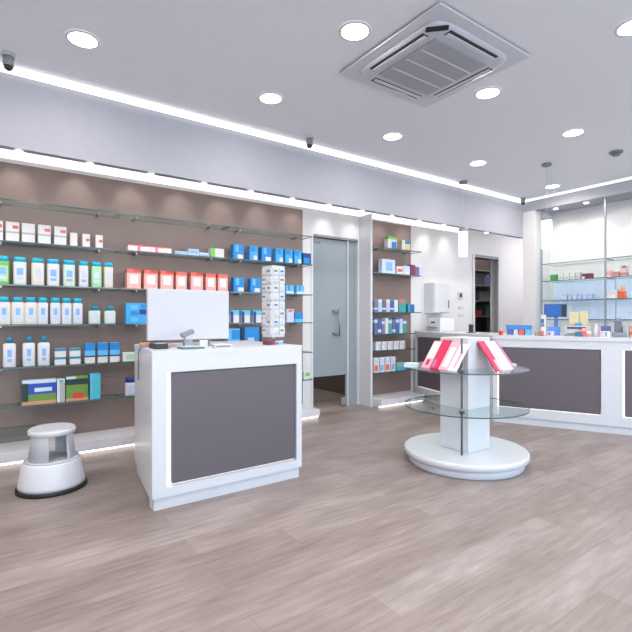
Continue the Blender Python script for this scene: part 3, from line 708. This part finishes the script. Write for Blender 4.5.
for z in (.478,.80):
    mb = MB(); mb.cyl((rx,ry), .022, z-.026, z-.0105, DARK, 16); mb.cyl((rx,ry), .018, z+.0005, z+.012, CHROME, 16); mb.build('clamp', t)
# booklets leaning on the column (tops against it)
RO = C('booklet_crimson',206,40,84); PK = C('booklet_pink',238,170,186); WP = C('booklet_white_pink',244,226,232); VI = C('booklet_violet',186,110,160)
def booklet(face, s, w, h, m, prints, label, lean=.17, off=0):
    """face 'left' (-X) or 'front' (-Y) of the column; s: position along the face"""
    mb = MB(); th = .012
    zb = .8008; ang = math.asin(lean/h)
    M0 = Matrix.Translation((0,-.143-.016-lean-off,zb)) @ Matrix.Rotation(-ang,4,'X')
    mb.box(-w/2, w/2, 0, th, .0, h, m, bevel=.001, M=M0)
    for a, b, c, e, mm in prints: mb.box(-w/2+a*w, -w/2+b*w, -.0008, .002, c*h, e*h, mm, M=M0)
    R = Matrix.Translation((dx,dy,0)) @ (Matrix.Identity(4) if face == 'front' else Matrix.Rotation(-PI/2,4,'Z')) @ Matrix.Translation((s,0,0))
    mb.bm.transform(R)
    c = R @ Vector((0,-.143-lean,zb))
    return tag(mb.build('booklet', loc=c), label, 'booklet', 'booklets leaning on the round stand')
GP = 'leaning on the round stand column'
booklet('left', -.145, .085, .275, PK, [(.05,.95,.35,.95,WP),(.3,.7,.1,.3,RO)], 'pale pink booklet at the far left of the leaning booklets, left column side')
booklet('left', -.055, .085, .285, RO, [(.1,.5,.05,.3,VI)], 'crimson booklet leaning on the left side of the stand column')
booklet('left', .035, .085, .275, PK, [(.3,.9,.1,.8,WP)], 'pink booklet with white panel, right of the crimson one, left column side')
booklet('left', .122, .082, .265, WP, [(.5,.8,.1,.7,PK)], 'white booklet with pink stripe, nearest the column corner, left side')
booklet('front', .0, .085, .28, RO, [(.5,1,0,.35,PK)], 'crimson booklet leaning on the right side of the stand column')
booklet('front', .09, .085, .275, WP, [(.1,.4,.3,.9,PK),(.5,.7,.1,.6,PK)], 'white and pink booklet right of the crimson one, right column side')
booklet('front', .178, .08, .275, WP, [(.55,1,.0,1,VI)], 'white booklet with violet edge, last on the right of the stand')
mb = MB(); mb.box(dx+.24, dx+.42, dy-.20, dy-.10, .8008, .822, CARD, bevel=.002, rz=-.6); mb.box(dx+.30, dx+.34, dy-.19, dy-.14, .8225, .8235, CORAL, rz=-.6)
tag(mb.build('leaflet_pile', loc=(dx+.33,dy-.15,.8008)), 'low pile of white leaflets lying at the right of the upper glass disc', 'leaflets')
mb = MB(); mb.box(dx-.44, dx-.34, dy+.19, dy+.29, .8008, .835, C('pale_teal_box',200,222,226), bevel=.002, rz=.5)
tag(mb.build('flat_box', loc=(dx-.39,dy+.24,.8008)), 'flat pale teal box at the left of the upper glass disc', 'box')

# ================================================================== RIGHT COUNTER
def unit(a, b): d = (b[0]-a[0], b[1]-a[1]); L = math.hypot(*d); return (d[0]/L, d[1]/L), L
P0, P1, P2 = (5.225,4.84), (4.755,3.195), None
dB = (.437,-.8995)
P2 = (P1[0]+dB[0]*1.165, P1[1]+dB[1]*1.165); P3 = (P1[0]+dB[0]*2.6, P1[1]+dB[1]*2.6)
dA, LA = unit(P0, P1)
def back(p, d, o): return (p[0]-d[1]*o, p[1]+d[0]*o)
# mitred offsets behind the bend
def mitre(o):
    nA, nB = (-dA[1],dA[0]), (-dB[1],dB[0]); m = (nA[0]+nB[0], nA[1]+nB[1]); k = 1+nA[0]*nB[0]+nA[1]*nB[1]
    return (P1[0]+m[0]*o/k, P1[1]+m[1]*o/k)
DEP = .62
cA = [back(P0,dA,.05), mitre(.05), mitre(DEP), back(P0,dA,DEP)]
cB = [mitre(.05), back(P2,dB,.05), back(P2,dB,DEP), mitre(DEP)]
cC = [back(P2,dB,.05), back(P3,dB,.05), back(P3,dB,DEP), back(P2,dB,DEP)]
G = 'right counter sections'
ZT = .962
counter('far left section of the right counter, partly hidden by the round stand', oriented(P0,dA), LA-.02, cA, [(.05, LA-.10)], ZT, (*P0,0), gap=.006, zb=.17, ptop=.93, group=G, plinth=(.015,-.02))
counter('middle section of the right counter with the widest visible taupe panel', oriented(P1,dB), 1.165, cB, [(.045, 1.075)], ZT, (*P1,0), zb=.175, ptop=.875, group=G, plinth=(0,0))
counter('section of the right counter cut by the right edge of the photo', oriented(P2,dB), 1.435, cC, [(.10, 1.33)], ZT, (*P2,0), zb=.175, ptop=.875, group=G, plinth=(.001,.01))
mb = MB()
mb.poly_prism([back(P0,dA,-.012), mitre(-.012), back(P3,dB,-.012), back(P3,dB,DEP+.02), mitre(DEP+.02), back(P0,dA,DEP+.02)], ZT+.001, 1.005, WHITE)
tag(mb.build('worktop', loc=(*P1,ZT)), 'long white angled worktop running over the right counter', 'worktop')
RT_Z = 1.0056
def onB(u, off):
    """point on the right counter, `off` behind its front edge, on the sight line of u"""
    n = (-dB[1], dB[0]); q = (P1[0]+n[0]*off, P1[1]+n[1]*off); d = ray(u)
    det = d[0]*(-dB[1])+d[1]*dB[0]
    s = (q[0]*(-dB[1])+q[1]*dB[0])/det
    return (d[0]*s, d[1]*s), s
angB = math.atan2(dB[1], dB[0])
def cbox(name, label, cat, u0, u1, off, z, h, m, bands=(), d=.07, group=None):
    a, s = onB(u0, off); b, _ = onB(u1, off); w = math.hypot(a[0]-b[0], a[1]-b[1])
    o = carton(name, cat, w, d, h, m, bands); o['label'] = label
    n = (-dB[1], dB[0]); o.location = ((a[0]+b[0])/2+n[0]*d/2, (a[1]+b[1])/2+n[1]*d/2, z); o.rotation_euler = (0,0,angB)
    if group: o['group'] = group
    return o
def hz(v, u, off): # height of a sight line over the counter
    _, s = onB(u, off); return EYE-(v-CYP)/FPX*s
p, _ = onB(501,.16); t = bottle('small_bottle','bottle',.045,.045,.05,.03,.025,RED,C('pale_cap',226,190,190),None,2.,.01); t['label'] = 'tiny red bottle at the left end of the right counter'; t.location = (*p, RT_Z)
# blue dispenser with small boxes
a, _ = onB(506,.14); b, _ = onB(531.5,.14); w = math.hypot(a[0]-b[0],a[1]-b[1])
t = thing('counter_dispenser', 'blue-topped counter dispenser box holding small cartons', 'display box', (a[0],a[1],RT_Z))
M = oriented(a, dB)
LBX = C('dispenser_pale_blue',186,206,232)
mb = MB(); mb.box(0, w, 0, .16, RT_Z, RT_Z+.006, LBX, M=M); mb.box(0, .006, 0, .16, RT_Z+.006, RT_Z+.115, LBX, M=M); mb.box(w-.006, w, 0, .16, RT_Z+.006, RT_Z+.115, LBX, M=M); mb.box(.006, w-.006, .154, .16, RT_Z+.006, RT_Z+.115, LBX, M=M); mb.build('tray', t)
mb = MB(); mb.box(-.002, w+.002, -.002, .162, RT_Z+.1155, RT_Z+.122, LBX, M=M); mb.box(-.002, w+.002, -.004, .002, RT_Z+.072, RT_Z+.122, C('dispenser_blue',62,128,196), M=M); mb.build('header', t)
for k, (f0, f1, m, nm) in enumerate([(.04,.27,C('indigo_box',96,100,160),'indigo'),(.30,.47,LBL,'pale blue'),(.50,.72,C('coral_box',214,92,84),'coral red'),(.75,.96,LBLU,'light blue')]):
    mb = MB(); mb.box(w*f0, w*f1, .004, .10, 0, .066, m, bevel=.001)
    o = mb.build('small_carton'); o.location = (a[0],a[1],RT_Z+.0066); o.rotation_euler = (0,0,angB)
    tag(o, '%s small carton, %s from left inside the blue-topped dispenser' % (nm, ORD[k+1]), 'box', 'cartons in the counter dispenser')
cbox('carton','small grey-green carton right of the blue-topped dispenser','box',534,538.5,.14,RT_Z,.045,C('greygreen',150,158,152))
p, _ = onB(541.5,.12); t = bottle('small_bottle','bottle',.045,.045,.055,.026,.02,C('brown_bottle',178,112,84),CARD,None,2.,.012); t['label'] = 'small brown bottle left of the blue monitor'; t.location = (*p, RT_Z)
cbox('leaflet_holder','tall white leaflet holder with teal and plum print left of the monitor','leaflet holder',541,546,.36,RT_Z,.24,CARD,[(0,.6,.58,.8,TEAL),(0,.7,.42,.56,C('mauve2',170,90,140))],d=.04)
# blue monitor
(px, py), s = onB(556, .42)
t = thing('monitor', 'small monitor with blue screen and blue base on the right counter', 'monitor', (px,py,RT_Z))
M = oriented((px,py), dB)
zt0, zt1 = hz(317,556,.42), hz(305,556,.42)
SCR = mat('blue_screen', (24,86,160), emit=(24,84,160), estr=.25)
mb = MB(); mb.box(-.125, .112, 0, .025, zt0, zt1+.01, C('monitor_navy',30,48,92), M=M, bevel=.004); mb.build('shell', t)
mb = MB(); mb.box(-.115, .055, -.002, .001, zt0+.012, zt1, SCR, M=M); mb.box(.055, .105, -.002, .001, zt0+.012, zt1, DARK, M=M); mb.build('screen', t)
mb = MB(); mb.box(-.02, .02, .008, .024, RT_Z+.1, zt0, C('stand_blue',70,110,180), M=M); mb.build('neck', t)
mb = MB(); mb.box(-.09, .045, -.05, .07, RT_Z, RT_Z+.1, C('base_blue',88,136,208), M=M, bevel=.01); mb.build('base', t)
cbox('carton','small lilac carton before the blue monitor base','box',547.5,554,.22,RT_Z,.05,LILAC,[(.1,.5,.2,.8,C('mauve2',170,90,140))])
# grey printer with beige bag and blue box on it
a, _ = onB(564,.30); b, _ = onB(591,.30); w = math.hypot(a[0]-b[0],a[1]-b[1]); M = oriented(a, dB)
t = thing('printer', 'low grey printer on the right counter under a beige bag', 'printer', (a[0],a[1],RT_Z))
mb = MB(); mb.box(0, w, 0, .26, RT_Z, RT_Z+.115, C('printer_grey',184,186,194), M=M, bevel=.008); mb.build('housing', t)
mb = MB(); mb.box(.02, w-.02, -.03, .0, RT_Z+.03, RT_Z+.045, LGREY, M=M); mb.build('paper_tray', t)
mb = MB(); mb.box(.03, w-.05, -.001, .01, RT_Z+.08, RT_Z+.10, DARK, M=M); mb.build('slot', t)
zp = RT_Z+.1156
a2, _ = onB(569,.38); M2 = oriented(a2, dB)
t = thing('paper_bag', 'beige paper bag standing on the grey printer', 'bag', (a2[0],a2[1],zp))
mb = MB(); mb.box(0, .10, 0, .08, zp, zp+.155, BEIGE, M=M2, bevel=.006); mb.box(.105, .19, .005, .08, zp, zp+.165, BEIGE, M=M2, bevel=.006); mb.build('bag_body', t)
mb = MB(); pts = [M2 @ Vector(q) for q in ((.03,.04,zp+.15),(.035,.04,zp+.185),(.065,.04,zp+.185),(.07,.04,zp+.15))]; mb.tube(pts, .003, TAN, 6); mb.build('handle', t)
cbox('carton','small bright blue carton lying on the front of the printer','box',575,582,.31,zp,.03,C('bright_blue',64,150,200),d=.05)
cbox('carton','small slate blue carton at the counter front below the printer','box',575,581,.13,RT_Z,.05,C('slateblue',72,92,124),[(0,1,0,.4,TEAL)])
cbox('carton','small rose red carton second in the row before the printer','box',582,586,.13,RT_Z,.055,C('rose',196,96,100))
cbox('carton','small tan carton third in the row before the printer','box',587,591,.13,RT_Z,.06,TAN,[(0,1,.6,1,PALEP)])
cbox('carton','pale pink upright carton behind the tan and rose cartons','box',582,588,.22,RT_Z,.09,PALEP,[(0,1,.4,1,PINK)],d=.05)
p, _ = onB(596,.22); t = bottle('small_bottle','bottle',.05,.05,.11,.03,.03,WB,CARD,[LBL],2.,.02); t['label'] = 'small white bottle between the printer and the indigo pack'; t.location = (*p, RT_Z)
cbox('carton','indigo pack behind a pink and teal carton on the right counter','box',601,611,.26,RT_Z,.115,C('indigo2',92,100,158),[(0,1,0,.4,LILAC)],d=.05)
cbox('carton','low pink carton with teal patch in front of the indigo pack','box',600,610,.14,RT_Z,.06,PALEP,[(.45,.75,.1,.9,C('teal_patch',120,170,170)),(0,.35,0,1,PINK)],d=.06)
# grey weighing terminal
(px, py), s = onB(620, .16); M = oriented((px,py), dB)
t = thing('payment_terminal', 'grey terminal on a column at the right end of the counter', 'card terminal', (px,py,RT_Z))
MG = C('terminal_grey',128,132,146)
mb = MB(); mb.box(-.062, .064, -.02, .14, RT_Z, RT_Z+.05, MG, M=M, bevel=.008); mb.build('base', t)
mb = MB(); mb.box(-.045, .02, .03, .09, RT_Z+.05, RT_Z+.175, C('terminal_dark',108,108,118), M=M, bevel=.006); mb.build('column', t)
mb = MB(); mb.box(.024, .062, .0, .08, RT_Z+.05, RT_Z+.115, C('terminal_pad',150,160,174), M=M, bevel=.006); mb.build('keypad', t)
mb = MB(); mb.box(-.03, .015, .028, .032, RT_Z+.176, RT_Z+.205, C('terminal_lilac',132,138,196), M=M); mb.build('display', t)
cbox('carton','tan and red carton cut by the right edge on the counter','box',629.5,634,.16,RT_Z,.12,TAN,[(0,1,.2,.5,C('rose2',176,90,96))])
# counter left part: pale printer, dark card stand
def onA(u, off):
    n = (-dA[1], dA[0]); q = (P0[0]+n[0]*off, P0[1]+n[1]*off); d = ray(u)
    det = d[0]*(-dA[1])+d[1]*dA[0]; s = (q[0]*(-dA[1])+q[1]*dA[0])/det
    return (d[0]*s, d[1]*s)
a = onA(424, .30); M = oriented(a, dA)
t = thing('printer', 'white desktop printer at the far left end of the right counter', 'printer', (a[0],a[1],RT_Z))
mb = MB(); mb.box(0, .44, 0, .26, RT_Z, RT_Z+.20, C('printer_white',220,222,228), M=M, bevel=.012); mb.build('housing', t)
mb = MB(); mb.box(.15, .36, -.06, .02, RT_Z+.055, RT_Z+.066, GREY, M=M); mb.build('paper_tray', t)
mb = MB(); mb.box(.20, .30, -.002, .01, RT_Z+.12, RT_Z+.145, DARK, M=M); mb.build('control_panel', t)
a = onA(470.5, .25); M = oriented(a, dA)
t = thing('card_stand', 'small dark stand on the counter below the storeroom doorway', 'card stand', (a[0],a[1],RT_Z))
mb = MB(); mb.box(-.05, .05, -.03, .05, RT_Z, RT_Z+.012, GREY, M=M); mb.build('foot', t)
mb = MB(); mb.box(-.04, .04, 0, .02, RT_Z+.012, RT_Z+.115, C('stand_charcoal',66,66,76), M=M, bevel=.003); mb.build('plate', t)

# ================================================================== RIGHT WALL NICHE
NX0, NX1 = 6.95, 7.315
NZ = [2.04, 1.775, 1.475, 1.19]
UY = [3.83, 2.92, 2.01, 1.10]
for k in range(2):
    ya, yb = UY[k+1], UY[k]
    t = thing('glass_shelving', ['glass wall shelving next to the corner pier behind the right counter','glass wall shelving cut by the right edge of the photo'][k], 'shelving', (NX1,yb,0), 'glass shelving on the right wall')
    mb = MB(); mb.box(NX1-.012, NX1-.001, ya+.01, yb-.01, 1.19, 1.775, mat('pale_blue_back', (212,224,248), .35)); mb.build('back_panel', t, label='pale blue back panel')
    mb = MB(); mb.box(NX0, NX1-.02, ya+.03, yb-.03, 0, .95, WHITE); mb.build('base_cabinet', t)
    for z in NZ:
        mb = MB(); mb.box(NX0+.005, NX1-.013, ya+.016, yb-.016, z-.010, z, GLASS, smat=EDGE); mb.build('glass_shelf', t)
    for yy in ((yb-.006, ya+.006) if k == 1 else (yb-.006,)):
        mb = MB(); mb.box(NX0-.002, NX0+.024, yy-.010, yy+.010, 0, 2.879, mat('upright_metal',(150,160,170),.35,metal=.4)); mb.build('upright', t)
def nbox(name, label, cat, u0, u1, lev, h, m, bands=(), group=None, d=.09, xo=.06):
    x = NX0+xo; ya, yb = Y_at(u0, x), Y_at(u1, x); w = abs(yb-ya)
    o = carton(name, cat, w, d, h, m, bands); o['label'] = label; o.rotation_euler = (0,0,-PI/2)
    o.location = (x+d/2, (ya+yb)/2, NZ[lev]+.0006)
    if group: o['group'] = group
    return o
nbox('carton','green carton on the right wall shelf nearest the pier','box',550,556,1,.095,C('leaf_green',70,150,76))
for k, (a, b, nm, m) in enumerate([(558,563,'white',CARD),(564,569,'sage',C('sage',204,216,196)),(570,574.5,'white',CARD),(575.5,580,'grey',C('palegrey',190,188,192))]):
    nbox('carton','pale %s carton, %s right of the green carton on the wall shelf' % (nm, ORD[k+1]),'box',a,b,1,.10,m,[(.2,.8,.2,.5,GRYP)],'pale cartons on the right wall shelf')
nbox('carton','dark maroon carton on the right wall shelf left of the upright','box',582,591,1,.075,C('maroon',104,48,54),[(0,.3,0,.4,PALEP)])
nbox('carton','small pinkish carton just right of the shelf upright','box',606.5,610,1,.09,PALEP,[(0,1,.3,1,PINK)])
nbox('carton','low mauve carton right of the shelf upright on the wall shelf','box',613,619,1,.07,C('dusty_rose',176,130,136))
nbox('carton','tall brown-tipped carton at the right end of the wall shelf','box',620,626,1,.145,C('rosy',206,180,178),[(.3,1,.75,1,C('taupe_tip',130,110,128)),(0,1,.1,.35,C('dusty_rose2',176,120,120))])
for k in range(6):
    a = 562.5+5*k
    nbox('carton','lilac small carton, %s from left on the blue-backed wall shelf' % ORD[k+1],'box',a,a+4,2,.085-.012*(k%2),[C('lilac_b',180,188,220),C('lilac_c',164,182,224)][k%2],[(.2,.8,.3,.6,LBL)],'lilac cartons on the blue-backed shelf')
nbox('carton','white upright carton beside the orange bottle on the wall shelf','box',606,617,2,.12,CARD,[(.1,.8,.1,.4,PALEP)])
x = NX0+.08; t = bottle('bottle','bottle',.09,.07,.11,.05,.07,ORNG,C('peach_cap',224,178,156),[C('orange_label',212,92,50)],3.,.03); t['label'] = 'orange bottle with peach cap on the right wall shelf'
t.location = (x, Y_at(622.5,x), NZ[2]+.0006); t.rotation_euler = (0,0,-PI/2)

# ================================================================== WALL DETAILS
x = X_at(460,YW); t = thing('intercom', 'small dark intercom panel on the white wall left of the storeroom', 'intercom', (x,YW,1.57))
mb = MB(); mb.box(x-.06, x+.06, YW-.018, YW-.001, 1.52, 1.64, LGREY, bevel=.004); mb.build('frame', t)
mb = MB(); mb.box(x-.03, x+.03, YW-.024, YW-.018, 1.55, 1.615, DARK, bevel=.002); mb.build('screen', t)
for k, z in enumerate((1.375, 1.245)):
    x = X_at(461,YW); mb = MB(); mb.box(x-.06, x+.06, YW-.012, YW-.001, z-.022, z+.022, LGREY, bevel=.003); mb.box(x-.02, x+.02, YW-.016, YW-.012, z-.01, z+.01, WHITE)
    tag(mb.build('light_switch', loc=(x,YW,z)), '%s pale switch plate under the dark intercom' % ['upper','lower'][k], 'switch', 'switch plates under the intercom')
# tall white cupboard on the wall behind counter
x0, x1 = 5.50, 5.88
t = thing('wall_cabinet', 'white wall cabinet behind the left end of the right counter', 'cabinet', (x0,YW,0))
mb = MB(); mb.box(x0, x1, 4.72, YW-.001, 1.28, 1.75, WHITE, bevel=.004); mb.build('body', t)
mb = MB(); mb.box(x0+.01, x1-.01, 4.70, 4.7195, 1.29, 1.74, WHITE, bevel=.003); d_ = mb.build('door', t)
mb = MB(); mb.box(x1-.06, x1-.045, 4.685, 4.70, 1.36, 1.48, CHROME); mb.build('handle', d_)
# storeroom rack and its boxes
t = thing('storage_rack', 'dark storage rack seen through the storeroom doorway', 'rack', (7.5,5.75,0))
for yy in (5.62, 6.0):
    for xx in (7.52, 8.85):
        mb = MB(); mb.box(xx-.02, xx+.02, yy-.02, yy+.02, 0, 2.5, DARK); mb.build('post', t)
for z in (.9, 1.24, 1.55, 1.86, 2.16):
    mb = MB(); mb.box(7.50, 8.87, 5.60, 6.02, z-.02, z, GREY); mb.build('rack_shelf', t)
def sb(label, x0, x1, z, h, m):
    mb = MB(); mb.box(x0, x1, 5.64, 5.9, z+.0006, z+h, m, bevel=.003); tag(mb.build('storage_box', loc=(x0,5.64,z)), label, 'box', 'boxes in the storeroom')
sb('dark red box on the storeroom rack, seen low in the doorway', 7.76, 8.04, 1.24, .12, C('store_red',160,36,44))
sb('dark teal box right of the dark red one in the storeroom', 8.16, 8.44, 1.24, .22, C('store_teal',60,110,104))
sb('slate blue box on the second highest rack shelf in the storeroom', 8.12, 8.5, 1.86, .17, C('store_slate',92,106,146))
sb('charcoal box left of the slate blue one in the storeroom', 7.74, 8.06, 1.86, .24, C('store_char',70,68,76))
sb('grey box on the middle rack shelf in the storeroom', 7.95, 8.35, 1.55, .19, C('store_grey',104,102,110))
sb('dark brown box on the top rack shelf in the storeroom', 7.8, 8.3, 2.16, .2, C('store_brown',84,72,70))
area((7.9,5.35,2.9), .2, 12)  # added lamp without a fitting, lifts the dark storeroom
area((8.2,3.7,3.04), .16, 45, col=(1,.99,1))  # added lamp without a fitting, brightens the corridor wall past the storeroom
area((6.1,3.37,3.048), .16, P_DOWN)
area((6.1,2.27,3.048), .16, P_DOWN)
area((6.1,1.22,3.048), .16, P_DOWN)
area((3.8,5.8,3.0), .3, 28)  # unseen lamp added to lighten the hall behind the glass door

# ================================================================== DAYLIGHT, CAMERA, VIEW
w = bpy.data.worlds.new('World'); S.world = w; w.use_nodes = True
nt = w.node_tree; bg = nt.nodes['Background']
sky = nt.nodes.new('ShaderNodeTexSky'); sky.sky_type = 'NISHITA'; sky.sun_disc = False; sky.sun_elevation = math.radians(42); sky.sun_rotation = math.radians(20)
mix = nt.nodes.new('ShaderNodeMix'); mix.data_type = 'RGBA'; mix.inputs[0].default_value = .9; mix.inputs[7].default_value = (.73,.855,1.0,1)
nt.links.new(sky.outputs[0], mix.inputs[6]); nt.links.new(mix.outputs[2], bg.inputs['Color']); bg.inputs['Strength'].default_value = 4.3
for k, (a, b) in enumerate(win):      # portals help sample the daylight through the panes
    l = bpy.data.lights.new('window_portal', 'AREA'); l.shape = 'RECTANGLE'; l.size = b-a; l.size_y = 2.5; l.cycles.is_portal = True
    o = bpy.data.objects.new('window_portal', l); COL.objects.link(o); o.location = ((a+b)/2, YF-.2, 1.5); o.rotation_euler = (math.radians(90),0,0)

cam = bpy.data.cameras.new('Camera'); co = bpy.data.objects.new('Camera', cam); COL.objects.link(co)
co.location = (0,0,EYE); co.rotation_euler = (math.radians(90), 0, TH-math.radians(90))
cam.sensor_fit = 'HORIZONTAL'; cam.sensor_width = 36; cam.lens = 36*FPX/632; cam.shift_y = (CYP-316)/632; cam.clip_start = .05
S.camera = co
S.view_settings.view_transform = 'Standard'; S.view_settings.look = 'None'; S.view_settings.gamma = 1; S.view_settings.exposure = 0.0
S.view_settings.use_curve_mapping = False
